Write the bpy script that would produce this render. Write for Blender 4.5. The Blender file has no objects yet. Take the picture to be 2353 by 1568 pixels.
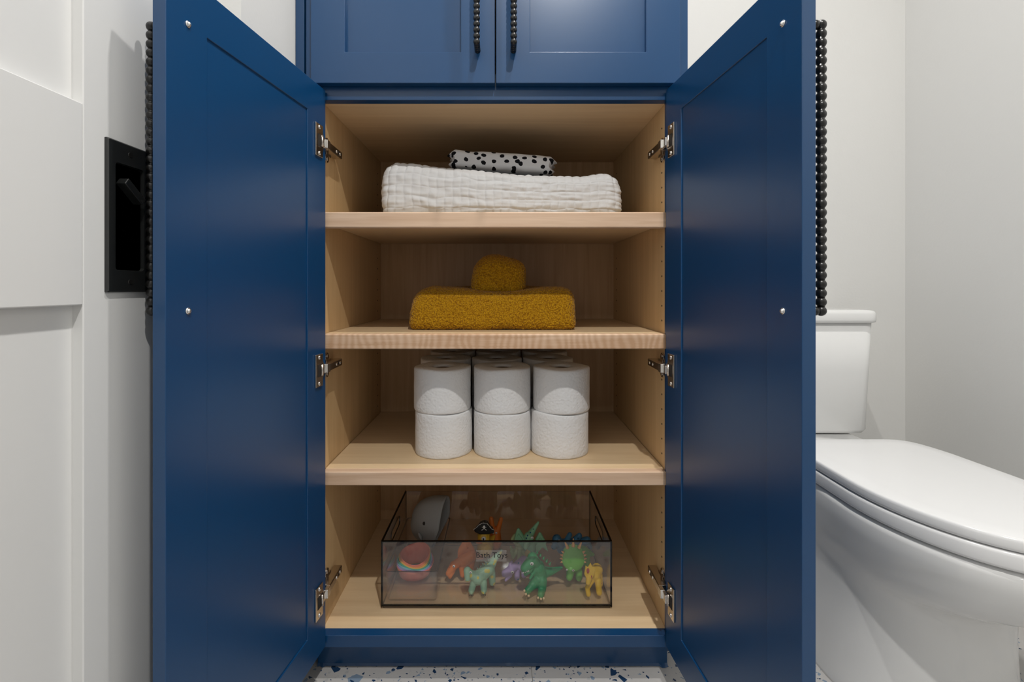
import bpy, bmesh, math, random
from mathutils import Vector, Matrix, noise
S = bpy.context.scene
C = S.collection
PI = math.pi
random.seed(7)

# ------------------------------------------------------------------ camera
cd = bpy.data.cameras.new('camera')
cam = bpy.data.objects.new('camera', cd); C.objects.link(cam)
cam.location = (0, 0, .77); cam.rotation_euler = (PI/2, 0, 0)
cd.sensor_width = 36; cd.lens = 1085*36/2353
cd.shift_x = (1176.5-1156)/2353; cd.shift_y = (660-784)/2353
cd.clip_start = .02
S.camera = cam
# ------------------------------------------------------------------ world, lights, exposure
w = bpy.data.worlds.new('world'); S.world = w; w.use_nodes = True
w.node_tree.nodes['Background'].inputs[0].default_value = (.9, .95, 1, 1)
w.node_tree.nodes['Background'].inputs[1].default_value = .15
S.view_settings.view_transform = 'Standard'; S.view_settings.look = 'None'
S.view_settings.gamma = 1; S.view_settings.use_curve_mapping = False
S.view_settings.exposure = -0.16
S.cycles.transparent_max_bounces = 64
CEIL = 2.46
LIGHTS = [  # x, y, radius, watts, colour
    (.27, .62, .022, 16, (1, .975, .935)),
    (.30, -.32, .025, 27, (1, .975, .935)),
    (.05, -2.6, .05, 6, (.93, .97, 1)),
]
for i, (x, y, r, p, c) in enumerate(LIGHTS):
    l = bpy.data.lights.new('downlight_lamp', 'AREA'); l.shape = 'DISK'; l.size = 2*r; l.energy = p; l.color = c
    o = bpy.data.objects.new('downlight_lamp', l); C.objects.link(o); o.location = (x, y, CEIL-.012)

# ------------------------------------------------------------------ helpers
def link(o): C.objects.link(o); return o
def tag(o, label=None, cat=None, group=None, kind=None):
    if label: o['label'] = label
    if cat: o['category'] = cat
    if group: o['group'] = group
    if kind: o['kind'] = kind
    return o
def thing(name, loc, label, cat, group=None, rz=0):
    o = bpy.data.objects.new(name, None); o.empty_display_size = .05; o.location = loc; o.rotation_euler = (0, 0, rz)
    return tag(link(o), label, cat, group)
def fin(name, bm, m, parent=None, smooth=False, bev=0, world=False, seg=2):
    bmesh.ops.recalc_face_normals(bm, faces=bm.faces)
    me = bpy.data.meshes.new(name); bm.to_mesh(me); bm.free()
    if smooth:
        for p in me.polygons: p.use_smooth = True
    for x in (m if isinstance(m, (list, tuple)) else [m]): me.materials.append(x)
    o = link(bpy.data.objects.new(name, me))
    if parent:
        o.parent = parent
        if world: o.matrix_parent_inverse = base_matrix(parent).inverted()
    if bev:
        b = o.modifiers.new('bevel', 'BEVEL'); b.width = bev; b.segments = seg; b.limit_method = 'ANGLE'; b.harden_normals = False
        for p in me.polygons: p.use_smooth = True
        # smooth shading by angle
        b.harden_normals = True
    return o
def base_matrix(p):
    M = Matrix.Translation(p.location) @ p.rotation_euler.to_matrix().to_4x4()
    if p.parent: M = base_matrix(p.parent) @ p.matrix_parent_inverse @ M
    return M
def box(bm, x0, x1, y0, y1, z0, z1, f=None, mi=0):
    f = f or (lambda a, b, c: (a, b, c))
    v = [bm.verts.new(f(a, b, c)) for a in (x0, x1) for b in (y0, y1) for c in (z0, z1)]
    for q in ((0,1,3,2), (4,6,7,5), (0,4,5,1), (2,3,7,6), (0,2,6,4), (1,5,7,3)):
        bm.faces.new([v[i] for i in q]).material_index = mi
def sphere(bm, c, r, seg=12, rings=8, mi=0, rot=None):
    r = (r, r, r) if not hasattr(r, '__len__') else r
    M = Matrix.Translation(c) @ (rot.to_4x4() if rot else Matrix()) @ Matrix.Diagonal((r[0], r[1], r[2], 1))
    g = bmesh.ops.create_uvsphere(bm, u_segments=seg, v_segments=rings, radius=1, matrix=M)
    for v in g['verts']:
        for fc in v.link_faces: fc.material_index = mi
def cyl(bm, p0, p1, r0, r1=None, seg=16, mi=0):
    r1 = r0 if r1 is None else r1
    p0 = Vector(p0); p1 = Vector(p1); d = p1-p0
    M = Matrix.Translation((p0+p1)/2) @ d.to_track_quat('Z', 'Y').to_matrix().to_4x4()
    g = bmesh.ops.create_cone(bm, cap_ends=True, segments=seg, radius1=r0, radius2=max(r1, 1e-5), depth=d.length, matrix=M)
    for v in g['verts']:
        for fc in v.link_faces: fc.material_index = mi
def lathe(bm, prof, seg=48, f=None, closed=False):
    f = f or (lambda p, a: p)
    rings = [[bm.verts.new(f((r*math.cos(2*PI*k/seg), r*math.sin(2*PI*k/seg), z), 2*PI*k/seg)) for k in range(seg)] for r, z in prof]
    n = len(rings)
    for i in range(n if closed else n-1):
        a, b = rings[i], rings[(i+1) % n]
        for k in range(seg): bm.faces.new((a[k], a[(k+1) % seg], b[(k+1) % seg], b[k]))
    return rings
def loft(bm, rings, cap0=True, cap1=True):
    R = [[bm.verts.new(p) for p in r] for r in rings]
    n = len(R[0])
    for a, b in zip(R, R[1:]):
        for k in range(n): bm.faces.new((a[k], a[(k+1) % n], b[(k+1) % n], b[k]))
    if cap0: bm.faces.new(R[0][::-1])
    if cap1: bm.faces.new(R[-1])
def copy_tree(o, parent=None):
    c = link(o.copy()); c.parent = parent
    if parent: c.matrix_parent_inverse = o.matrix_parent_inverse
    for ch in o.children: copy_tree(ch, c)
    return c

# ------------------------------------------------------------------ materials
def newmat(name):
    m = bpy.data.materials.new(name); m.use_nodes = True
    return m, m.node_tree.nodes, m.node_tree.links, m.node_tree.nodes['Principled BSDF']
def plain(name, col, rough=.5, metal=0, spec=.5, bump=None, var=0):
    m, N, L, P = newmat(name)
    P.inputs['Base Color'].default_value = (*col, 1); P.inputs['Roughness'].default_value = rough
    P.inputs['Metallic'].default_value = metal; P.inputs['Specular IOR Level'].default_value = spec
    tc = N.new('ShaderNodeTexCoord')
    nz = N.new('ShaderNodeTexNoise'); nz.inputs['Scale'].default_value = (bump or (60, .02))[0]; nz.inputs['Detail'].default_value = 4
    L.new(tc.outputs['Object'], nz.inputs['Vector'])
    bp = N.new('ShaderNodeBump'); bp.inputs['Strength'].default_value = (bump or (60, .02))[1]; bp.inputs['Distance'].default_value = .002
    L.new(nz.outputs[0], bp.inputs['Height']); L.new(bp.outputs[0], P.inputs['Normal'])
    if var:
        mx = N.new('ShaderNodeMix'); mx.data_type = 'RGBA'
        mx.inputs[6].default_value = (*[c*(1-var) for c in col], 1); mx.inputs[7].default_value = (*[min(1, c*(1+var)) for c in col], 1)
        L.new(nz.outputs[0], mx.inputs[0]); L.new(mx.outputs[2], P.inputs['Base Color'])
    return m
def wood(name, c0, c1, axis='Z', scale=1, rough=.42, fig=0):
    m, N, L, P = newmat(name)
    tc = N.new('ShaderNodeTexCoord'); mp = N.new('ShaderNodeMapping')
    s = {'X': (1.3, 26, 26), 'Y': (26, 1.3, 26), 'Z': (26, 26, 1.3)}[axis]
    mp.inputs['Scale'].default_value = [a*scale for a in s]
    L.new(tc.outputs['Object'], mp.inputs['Vector'])
    n1 = N.new('ShaderNodeTexNoise'); n1.inputs['Scale'].default_value = 1.6; n1.inputs['Detail'].default_value = 6; n1.inputs['Distortion'].default_value = 1.1
    L.new(mp.outputs[0], n1.inputs['Vector'])
    n2 = N.new('ShaderNodeTexNoise'); n2.inputs['Scale'].default_value = 9; n2.inputs['Detail'].default_value = 5
    L.new(mp.outputs[0], n2.inputs['Vector'])
    ad = N.new('ShaderNodeMath'); ad.operation = 'MULTIPLY_ADD'; ad.inputs[1].default_value = .35; L.new(n2.outputs[0], ad.inputs[0]); L.new(n1.outputs[0], ad.inputs[2])
    last = ad
    if fig:   # curly figure across the grain
        wv = N.new('ShaderNodeTexWave'); wv.bands_direction = 'X'; wv.inputs['Scale'].default_value = 22; wv.inputs['Distortion'].default_value = 9
        wv.inputs['Detail'].default_value = 1; wv.inputs['Detail Scale'].default_value = .6
        L.new(tc.outputs['Object'], wv.inputs['Vector'])
        a2 = N.new('ShaderNodeMath'); a2.operation = 'MULTIPLY_ADD'; a2.inputs[1].default_value = fig; L.new(wv.outputs['Fac'], a2.inputs[0]); L.new(ad.outputs[0], a2.inputs[2]); last = a2
    cr = N.new('ShaderNodeValToRGB'); cr.color_ramp.elements[0].position = .42; cr.color_ramp.elements[1].position = .95
    cr.color_ramp.elements[0].color = (*c0, 1); cr.color_ramp.elements[1].color = (*c1, 1)
    L.new(last.outputs[0], cr.inputs[0]); L.new(cr.outputs[0], P.inputs['Base Color'])
    P.inputs['Roughness'].default_value = rough
    bp = N.new('ShaderNodeBump'); bp.inputs['Strength'].default_value = .06; bp.inputs['Distance'].default_value = .001
    L.new(n2.outputs[0], bp.inputs['Height']); L.new(bp.outputs[0], P.inputs['Normal'])
    return m
M = {}
M['wall'] = plain('wall_paint', (.74, .735, .715), .65, bump=(140, .10))
M['ceil'] = plain('ceiling_paint', (.82, .82, .81), .8)
M['trim'] = plain('white_trim_paint', (.76, .76, .75), .38)
M['blue'] = plain('blue_lacquer', (.0022, .050, .150), .30, spec=.65, bump=(900, .015))
M['maple'] = wood('maple_ply_vertical', (.74, .515, .275), (.64, .425, .21), 'Z')
M['maple_h'] = wood('maple_ply_horizontal', (.79, .595, .37), (.69, .495, .29), 'X')
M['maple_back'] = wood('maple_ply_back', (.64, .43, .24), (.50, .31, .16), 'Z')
M['nosing'] = wood('maple_edging', (.80, .59, .43), (.60, .39, .25), 'X', 1.0)
M['nosing_curly'] = wood('curly_maple_edging', (.80, .58, .41), (.56, .34, .20), 'X', 1.2, fig=.26)
M['black'] = plain('matte_black_metal', (.012, .013, .013), .38, spec=.6)
M['bead'] = plain('black_bead', (.007, .0065, .006), .3, spec=.6)
M['nickel'] = plain('nickel', (.62, .56, .50), .22, metal=1)
M['steel'] = plain('bright_nickel', (.85, .83, .80), .25, metal=1)
M['dark'] = plain('dark_recess', (.02, .014, .01), .8)  # near-black colour for shade inside holes and hollows, also the whale's eye
M['china'] = plain('glazed_china', (.80, .80, .79), .10, spec=.6, bump=(5, .01))
M['seat'] = plain('white_plastic_seat', (.84, .84, .84), .13, spec=.5, bump=(5, .01))
M['card'] = plain('cardboard', (.16, .11, .08), .9)
M['core_dark'] = M['card']

def terrazzo():
    m, N, L, P = newmat('terrazzo')
    tc = N.new('ShaderNodeTexCoord')
    def chips(scale, thr, shrink, seed):
        mp = N.new('ShaderNodeMapping'); mp.inputs['Location'].default_value = (seed, seed*1.7, 0); L.new(tc.outputs['Object'], mp.inputs['Vector'])
        v = N.new('ShaderNodeTexVoronoi'); v.voronoi_dimensions = '2D'; v.inputs['Scale'].default_value = scale; L.new(mp.outputs[0], v.inputs['Vector'])
        e = N.new('ShaderNodeTexVoronoi'); e.voronoi_dimensions = '2D'; e.feature = 'DISTANCE_TO_EDGE'; e.inputs['Scale'].default_value = scale; L.new(mp.outputs[0], e.inputs['Vector'])
        sp = N.new('ShaderNodeSeparateColor'); L.new(v.outputs['Color'], sp.inputs[0])
        a = N.new('ShaderNodeMath'); a.operation = 'GREATER_THAN'; a.inputs[1].default_value = thr; L.new(sp.outputs[0], a.inputs[0])
        b = N.new('ShaderNodeMath'); b.operation = 'GREATER_THAN'; b.inputs[1].default_value = shrink; L.new(e.outputs['Distance'], b.inputs[0])
        c = N.new('ShaderNodeMath'); c.operation = 'MULTIPLY'; L.new(a.outputs[0], c.inputs[0]); L.new(b.outputs[0], c.inputs[1])
        cr = N.new('ShaderNodeValToRGB'); cr.color_ramp.interpolation = 'CONSTANT'
        cr.color_ramp.elements[0].color = (.012, .04, .10, 1); cr.color_ramp.elements[1].position = .45; cr.color_ramp.elements[1].color = (.20, .27, .36, 1)
        e3 = cr.color_ramp.elements.new(.8); e3.color = (.42, .42, .42, 1)
        L.new(sp.outputs[1], cr.inputs[0])
        return c, cr
    prev = None
    base = N.new('ShaderNodeRGB'); base.outputs[0].default_value = (.50, .485, .47, 1); prev = base.outputs[0]
    for sc, th, sh, sd in ((30, .95, .16, 3.1), (60, .93, .16, 1.3), (120, .90, .16, 7.7), (260, .93, .16, 4.2)):
        c, cr = chips(sc, th, sh, sd)
        mx = N.new('ShaderNodeMix'); mx.data_type = 'RGBA'; L.new(c.outputs[0], mx.inputs[0]); L.new(prev, mx.inputs[6]); L.new(cr.outputs[0], mx.inputs[7]); prev = mx.outputs[2]
    L.new(prev, P.inputs['Base Color']); P.inputs['Roughness'].default_value = .35
    return m
M['terrazzo'] = terrazzo()
M['grout'] = plain('grout', (.42, .41, .40), .9)

def acrylic(name, tint, fac=1.0, edge=False):
    m, N, L, P = newmat(name); N.remove(P)
    out = N['Material Output']
    t = N.new('ShaderNodeBsdfTransparent'); t.inputs[0].default_value = (*tint, 1)
    g = N.new('ShaderNodeBsdfGlossy'); g.inputs['Roughness'].default_value = .03; g.inputs[0].default_value = (.95, .95, .95, 1)
    fr = N.new('ShaderNodeFresnel'); 
    gm = N.new('ShaderNodeNewGeometry'); io = N.new('ShaderNodeMath'); io.operation = 'MULTIPLY_ADD'; io.inputs[1].default_value = 1/1.5-1.5; io.inputs[2].default_value = 1.5
    L.new(gm.outputs['Backfacing'], io.inputs[0]); L.new(io.outputs[0], fr.inputs[0])   # same reflectance on entry and exit of the thin sheet
    mu = N.new('ShaderNodeMath'); mu.operation = 'MULTIPLY'; mu.inputs[1].default_value = fac; L.new(fr.outputs[0], mu.inputs[0])
    mx = N.new('ShaderNodeMixShader'); L.new(mu.outputs[0], mx.inputs[0]); L.new(t.outputs[0], mx.inputs[1]); L.new(g.outputs[0], mx.inputs[2])
    last = mx
    if not edge:
        d = N.new('ShaderNodeBsdfDiffuse'); d.inputs[0].default_value = (.7, .7, .72, 1)
        m2 = N.new('ShaderNodeMixShader'); m2.inputs[0].default_value = .02; L.new(mx.outputs[0], m2.inputs[1]); L.new(d.outputs[0], m2.inputs[2]); last = m2
    L.new(last.outputs[0], out.inputs[0])
    return m
M['acrylic'] = acrylic('clear_acrylic', (.975, .97, .965))
M['acrylic_edge'] = acrylic('acrylic_edge', (.07, .065, .06), .8, True)
M['tray'] = acrylic('clear_tray', (.97, .965, .97))
M['tray_edge'] = acrylic('clear_tray_edge', (.55, .53, .54), 1.2, True)

def fabric_quilt():
    m, N, L, P = newmat('white_quilted_cotton')
    P.inputs['Base Color'].default_value = (.74, .74, .74, 1); P.inputs['Roughness'].default_value = .95; P.inputs['Specular IOR Level'].default_value = .1
    tc = N.new('ShaderNodeTexCoord')
    n = N.new('ShaderNodeTexNoise'); n.inputs['Scale'].default_value = 900; n.inputs['Detail'].default_value = 2; L.new(tc.outputs['Object'], n.inputs['Vector'])
    b = N.new('ShaderNodeBump'); b.inputs['Strength'].default_value = .25; b.inputs['Distance'].default_value = .001; L.new(n.outputs[0], b.inputs['Height']); L.new(b.outputs[0], P.inputs['Normal'])
    return m
M['quilt'] = fabric_quilt()
def terry():
    m, N, L, P = newmat('mustard_terry')
    P.inputs['Roughness'].default_value = 1; P.inputs['Specular IOR Level'].default_value = .1; P.inputs['Sheen Weight'].default_value = .15
    tc = N.new('ShaderNodeTexCoord')
    v = N.new('ShaderNodeTexVoronoi'); v.inputs['Scale'].default_value = 330; L.new(tc.outputs['Object'], v.inputs['Vector'])
    n = N.new('ShaderNodeTexNoise'); n.inputs['Scale'].default_value = 160; n.inputs['Detail'].default_value = 5; L.new(tc.outputs['Object'], n.inputs['Vector'])
    cr = N.new('ShaderNodeValToRGB'); cr.color_ramp.elements[0].color = (.66, .36, .012, 1); cr.color_ramp.elements[1].color = (.28, .12, .003, 1)
    cr.color_ramp.elements[0].position = .15; cr.color_ramp.elements[1].position = .75
    a = N.new('ShaderNodeMath'); a.operation = 'MULTIPLY_ADD'; a.inputs[1].default_value = .7; L.new(v.outputs['Distance'], a.inputs[0])
    mm = N.new('ShaderNodeMath'); mm.operation = 'MULTIPLY'; mm.inputs[1].default_value = .35; L.new(n.outputs[0], mm.inputs[0]); L.new(mm.outputs[0], a.inputs[2])
    L.new(a.outputs[0], cr.inputs[0]); L.new(cr.outputs[0], P.inputs['Base Color'])
    b = N.new('ShaderNodeBump'); b.inputs['Strength'].default_value = .9; b.inputs['Distance'].default_value = -.003; L.new(a.outputs[0], b.inputs['Height']); L.new(b.outputs[0], P.inputs['Normal'])
    return m
M['terry'] = terry()
def spotted():
    m, N, L, P = newmat('spotted_muslin')
    P.inputs['Roughness'].default_value = .95; P.inputs['Specular IOR Level'].default_value = .1
    tc = N.new('ShaderNodeTexCoord')
    nz = N.new('ShaderNodeTexNoise'); nz.inputs['Scale'].default_value = 70; L.new(tc.outputs['Object'], nz.inputs['Vector'])
    mx = N.new('ShaderNodeMix'); mx.data_type = 'VECTOR'; mx.inputs[0].default_value = .006
    L.new(tc.outputs['Object'], mx.inputs[4]); L.new(nz.outputs['Color'], mx.inputs[5])
    m1 = N.new('ShaderNodeMapping'); m1.inputs['Rotation'].default_value = (math.radians(-76), 0, 0); L.new(mx.outputs[1], m1.inputs['Vector'])
    mp = N.new('ShaderNodeMapping'); mp.inputs['Scale'].default_value = (47, 60, 1); L.new(m1.outputs[0], mp.inputs['Vector'])
    v = N.new('ShaderNodeTexVoronoi'); v.voronoi_dimensions = '2D'; v.inputs['Scale'].default_value = 1; v.inputs['Randomness'].default_value = .75; L.new(mp.outputs[0], v.inputs['Vector'])
    lt = N.new('ShaderNodeMath'); lt.operation = 'LESS_THAN'; lt.inputs[1].default_value = .245; L.new(v.outputs['Distance'], lt.inputs[0])
    c = N.new('ShaderNodeMix'); c.data_type = 'RGBA'; c.inputs[6].default_value = (.74, .73, .73, 1); c.inputs[7].default_value = (.012, .012, .014, 1)
    L.new(lt.outputs[0], c.inputs[0]); L.new(c.outputs[2], P.inputs['Base Color'])
    return m
M['spots'] = spotted()
def paper():
    m, N, L, P = newmat('embossed_paper')
    P.inputs['Base Color'].default_value = (.80, .80, .80, 1); P.inputs['Roughness'].default_value = .95; P.inputs['Specular IOR Level'].default_value = .1
    tc = N.new('ShaderNodeTexCoord')
    v = N.new('ShaderNodeTexVoronoi'); v.feature = 'SMOOTH_F1'; v.inputs['Scale'].default_value = 190; L.new(tc.outputs['Object'], v.inputs['Vector'])
    n = N.new('ShaderNodeTexNoise'); n.inputs['Scale'].default_value = 60; n.inputs['Distortion'].default_value = 2; L.new(tc.outputs['Object'], n.inputs['Vector'])
    a = N.new('ShaderNodeMath'); a.operation = 'ADD'; L.new(v.outputs['Distance'], a.inputs[0]); L.new(n.outputs[0], a.inputs[1])
    b = N.new('ShaderNodeBump'); b.inputs['Strength'].default_value = .45; b.inputs['Distance'].default_value = .002; L.new(a.outputs[0], b.inputs['Height']); L.new(b.outputs[0], P.inputs['Normal'])
    return m
M['paper'] = paper()

# ================================================================== setting
XL, XR, YB, YF = -.405, 1.218, 1.43, -3.3
def struct(name, parts, m, bev=0, parent=None):
    bm = bmesh.new()
    for p in parts: box(bm, *p)
    o = fin(name, bm, m, parent, bev=bev)
    if not parent: o['kind'] = 'structure'
    return o
# floor: screed with terrazzo tiles on top
fl = struct('floor', [(-1.3, XR+.1, YF-.1, YB+.1, -.06, -.006)], M['grout'])
tile_bm = bmesh.new(); T = .61; box(tile_bm, .0004, T-.0004, .0004, T-.0004, -.012, 0)
bmesh.ops.recalc_face_normals(tile_bm, faces=tile_bm.faces)
tile_me = bpy.data.meshes.new('tile'); tile_bm.to_mesh(tile_me); tile_bm.free(); tile_me.materials.append(M['terrazzo'])
def tmat(o):  # shift the pattern per tile by using object location
    return o
for i in range(-2, 2):
    for j in range(-6, 2):
        x0 = .0575+i*T; y0 = .30+j*T
        o = link(bpy.data.objects.new('tile', tile_me)); o.location = (x0, y0, 0); o.parent = fl
        if (i+j) % 2: o.rotation_euler = (0, 0, PI); o.location = (x0+T, y0+T, 0)
struct('ceiling', [(-1.3, XR+.1, YF-.1, YB+.1, CEIL, CEIL+.06)], M['ceil'])
struct('wall_back', [(-1.3, XR+.1, YB, YB+.1, 0, CEIL)], M['wall'])
struct('wall_right', [(XR, XR+.1, YF, YB, 0, CEIL)], M['wall'])
struct('wall_rear', [(-1.3, XR+.1, YF-.1, YF, 0, CEIL)], M['wall'])
# left wall: return beside the cabinet, doorway with the sliding door, wall beyond
struct('wall_left', [(-.52, XL, .73, YB, 0, CEIL), (-.58, XL, YF, -.26, 0, CEIL), (-.62, -.52, -.26, YB, 0, CEIL), (-.52, XL, -.26, .73, 2.06, CEIL)], M['wall'])
struct('baseboard_left', [(XL, XL+.013, .73, .955, 0, .066)], M['trim'], .002)
# sliding white shaker door
DX = -.45
bm = bmesh.new()
stile0, rail = .506, .14
zz = [0.01, .20, .7505, .967, 1.93, 2.05]   # bottom rail / lower panel / lock rail / upper panel / top rail
box(bm, DX-.035, DX, stile0, .735, zz[0], zz[5])
box(bm, DX-.035, DX, -.25, -.10, zz[0], zz[5])
for a, b in ((zz[0], zz[1]), (zz[2], zz[3]), (zz[4], zz[5])): box(bm, DX-.035, DX, -.10, stile0, a, b)
dr = fin('door_1', bm, M['trim'], bev=.0015); dr['kind'] = 'structure'
for a, b in ((zz[1], zz[2]), (zz[3], zz[4])):
    bm = bmesh.new(); box(bm, DX-.025, DX-.0115, -.10, stile0, a, b)
    fin('door_panel', bm, M['trim'], dr)
# black flush pull with privacy turn
yc, zc, hw, hh = .565, .852, .032, .088
bm = bmesh.new()
def ringrect(w, h, x, r, n=6):
    pts = []
    for cx, cy, a0 in ((w-r, h-r, 0), (-w+r, h-r, PI/2), (-w+r, -h+r, PI), (w-r, -h+r, 1.5*PI)):
        for k in range(n+1):
            a = a0+PI/2*k/n; pts.append((x, yc+cx+r*math.cos(a), zc+cy+r*math.sin(a)))
    return pts
rings = [ringrect(hw, hh, DX, .001), ringrect(hw, hh, DX+.0025, .001), ringrect(hw-.0015, hh-.0015, DX+.004, .001),
         ringrect(.0215, .0625, DX+.004, .004), ringrect(.0205, .0615, DX-.004, .004), ringrect(.0205, .0615, DX-.009, .004)]
loft(bm, rings, True, True)
pl = fin('flush_pull', bm, M['black'], dr)
bm = bmesh.new()
cyl(bm, (DX-.009, yc, zc+.032), (DX-.002, yc, zc+.032), .012, .011, 24)
R = Matrix.Translation((DX+.004, yc, zc+.032)) @ Matrix.Rotation(math.radians(52), 4, 'X')
f = lambda a, b, c: R @ Vector((a, b, c))
box(bm, -.008, .007, -.0045, .0045, -.017, .017, f)
tt = fin('turn_piece', bm, M['black'], pl, bev=.0012)
for s in (-1, 1):
    bm = bmesh.new(); cyl(bm, (DX+.0035, yc, zc+s*.076), (DX+.0047, yc, zc+s*.076), .0035, .003, 14); fin('screw', bm, M['bead'], pl)
# ceiling downlights
for i, (x, y, r, p, c) in enumerate(LIGHTS):
    t = thing('ceiling_light', (x, y, CEIL), ['recessed round ceiling light above the open blue cabinet doors', 'recessed round ceiling light just behind the camera', 'recessed round ceiling light farthest behind the camera', 'wider recessed round ceiling light behind the camera on the toilet side'][i], 'light')
    bm = bmesh.new(); lathe(bm, [(r+.004, -.002), (r+.03, -.006), (r+.034, -.001), (r+.034, 0), (r+.004, 0)], 32, closed=True); fin('trim_ring', bm, M['trim'], t, True)
    m, N, L, P = newmat('lamp_lens'); P.inputs['Base Color'].default_value = (1, 1, 1, 1); P.inputs['Emission Color'].default_value = (1, .97, .92, 1); P.inputs['Emission Strength'].default_value = 2
    bm = bmesh.new(); lathe(bm, [(0.0001, -.001), (r+.004, -.001), (r+.004, 0)], 32); fin('lens', bm, m, t)

# ================================================================== cabinet
cab = thing('linen_cabinet', (-.012, .92, 0), 'tall navy blue linen cabinet with its lower double doors open on maple shelves', 'cabinet')
def part(name, boxes, m, bev=.0008, parent=None, f=None):
    bm = bmesh.new()
    for b in boxes: box(bm, *b, f=f)
    return fin(name, bm, m, parent or cab, bev=bev, world=True)
IL, IR, IB = -.358, .3237, 1.3826
ZF, ZC, CT = .0908, 1.1357, 2.30
part('side_panel', [(-.372, IL, .94, 1.40, .0675, 2.28)], M['maple'])
part('side_panel', [(IR, .338, .94, 1.40, .0675, 2.28)], M['maple'])
part('end_panel', [(.3385, .3600, .9405, 1.425, .0675, CT)], M['blue'])
part('end_panel', [(-.384, -.3725, .9405, 1.425, .0675, CT)], M['blue'])
part('back_panel', [(IL, IR, IB, 1.395, .05, 2.28)], M['maple_back'], 0)
part('bottom_panel', [(IL, IR, .94, IB, ZF-.018, ZF)], M['maple_h'])
part('top_panel', [(IL, IR, .94, IB, ZC, ZC+.018)], M['maple_h'])
part('crown_panel', [(-.384, .36, .93, 1.40, CT-.02, CT)], M['blue'])
part('stile', [(-.384, -.3535, .92, .94, .0675, CT)], M['blue'])
part('stile', [(.3215, .360, .92, .94, .0675, CT)], M['blue'])
part('rail', [(-.3535, .3215, .92, .94, .0675, ZF)], M['blue'])
part('rail', [(-.3535, .3215, .92, .94, 1.1346, 1.185)], M['blue'])
part('rail', [(-.3535, .3215, .92, .94, 2.20, CT)], M['blue'])
part('filler_strip', [(XL, -.388, .921, .935, .0675, CT)], M['blue'])
part('filler_strip', [(-.388, -.384, .930, .935, .0675, CT)], M['blue'], 0)
bm = bmesh.new()
n = 120; top = []; R0 = []; 
for k in range(n+1):
    x = -.377+(.334+.377)*k/n
    R0.append(x)
box(bm, -.377, .334, .96, .972, .004, .074)
fin('toe_kick', bm, M['blue'], cab, bev=.001, world=True)
part('base_return', [(.322, .334, .972, 1.42, .0, .074)], M['blue'])
part('base_return', [(-.377, -.365, .972, 1.42, .0, .074)], M['blue'])
# wavy paint edge at the foot of the toe kick
bm = bmesh.new()
prev = None
for k, x in enumerate(R0):
    d = .0012+.0022*abs(noise.noise((x*40, 1, 0)))+(.006 if k < 3 or k > n-3 else 0)*random.random()
    v = [bm.verts.new((x, .9605, .006)), bm.verts.new((x, .9595-d, .0008)), bm.verts.new((x, .9605, .0))]
    if prev:
        for q in range(3): bm.faces.new((prev[q], prev[(q+1) % 3], v[(q+1) % 3], v[q]))
    prev = v
fin('sealant_bead', bm, M['blue'], cab, world=True)
# shelves: ply panel with a deeper solid edging
for i, (zt, zb) in enumerate(((.918, .887), (.677, .6475), (.4057, .3783))):
    sh = part('shelf', [(IL+.0012, IR-.0012, .95, IB-.002, zt-.0215, zt)], M['maple_h'])
    bm = bmesh.new(); box(bm, IL+.0015, IR-.0015, .930, .9502, zb, zt)
    fin('edging', bm, M['nosing_curly'] if i == 1 else M['nosing'], sh, bev=.0025, world=True)
# dark discs on the sides, painting the shade inside the pin holes
bm = bmesh.new()
for sx in (IL+.0003, IR-.0003):
    for yy in (.962, 1.345):
        if sx < 0 and yy < 1: continue
        z = .16
        while z < 1.1:
            if all(abs(z-q) > .03 for q in (.90, .662, .392)):
                cyl(bm, (sx-.0003, yy, z), (sx+.0003, yy, z), .0019, seg=10)
            z += .0301
fin('pin_hole_shade', bm, M['dark'], cab, world=True)['kind'] = 'stuff'

# doors. local coordinates: t along the door from its hinge edge, n outward, z up
W = .373; TH = .017
def frameL(t, n, z): return (-.344-.1219*t-.9925*n, .915-.9925*t+.1219*n, z)
def frameR(t, n, z): return (.3154+.0767*t+.997*n, .915-.997*t+.0767*n, z)
def upL(t, n, z): return (-.3675+t, .919-n, z)
def upR(t, n, z): return (.3384-t, .919-n, z)
def bead_handle(f, t, z0, z1, parent):
    bm = bmesh.new(); n = 32; r = .0063; off = TH+.032
    for k in range(n+1):
        z = z0+(z1-z0)*k/n; sphere(bm, f(t, off, z), r, 16, 10)
        for fc in bm.faces: pass
    for z in (z0, z1):
        for q in (.75, .5, .25, .02):
            sphere(bm, f(t, TH+(.032)*q, z), r*.93, 14, 8)
    cyl(bm, f(t, off, z0), f(t, off, z1), .0042, seg=12)
    return fin('bead_handle', bm, M['bead'], parent, True, world=True)
def cab_door(name, f, z0, z1, Wd, mate, label=None):
    s, r = .065, .0595
    bm = bmesh.new()
    L4 = []
    for n_ in (0, TH):
        for (a0, a1, b0, b1) in ((0, Wd, z0, z1), (s, Wd-s, z0+r, z1-r)):
            L4.append([bm.verts.new(f(t_, n_, z_)) for t_, z_ in ((a0, b0), (a1, b0), (a1, b1), (a0, b1))])
    for q in range(4):
        p_ = (q+1) % 4
        for A_, B_ in ((0, 1), (2, 3), (0, 2), (1, 3)): bm.faces.new((L4[A_][q], L4[A_][p_], L4[B_][p_], L4[B_][q]))
    d = fin(name, bm, M['blue'], cab, bev=.0010, world=True)
    if label: d['label'] = label
    bm = bmesh.new(); box(bm, s-.0005, Wd-s+.0005, .0022, .0072, z0+r-.0005, z1-r+.0005, f)
    fin('door_panel', bm, M['blue'], d, world=True)
    bead_handle(f, Wd-.033, *mate, d)
    return d
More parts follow.
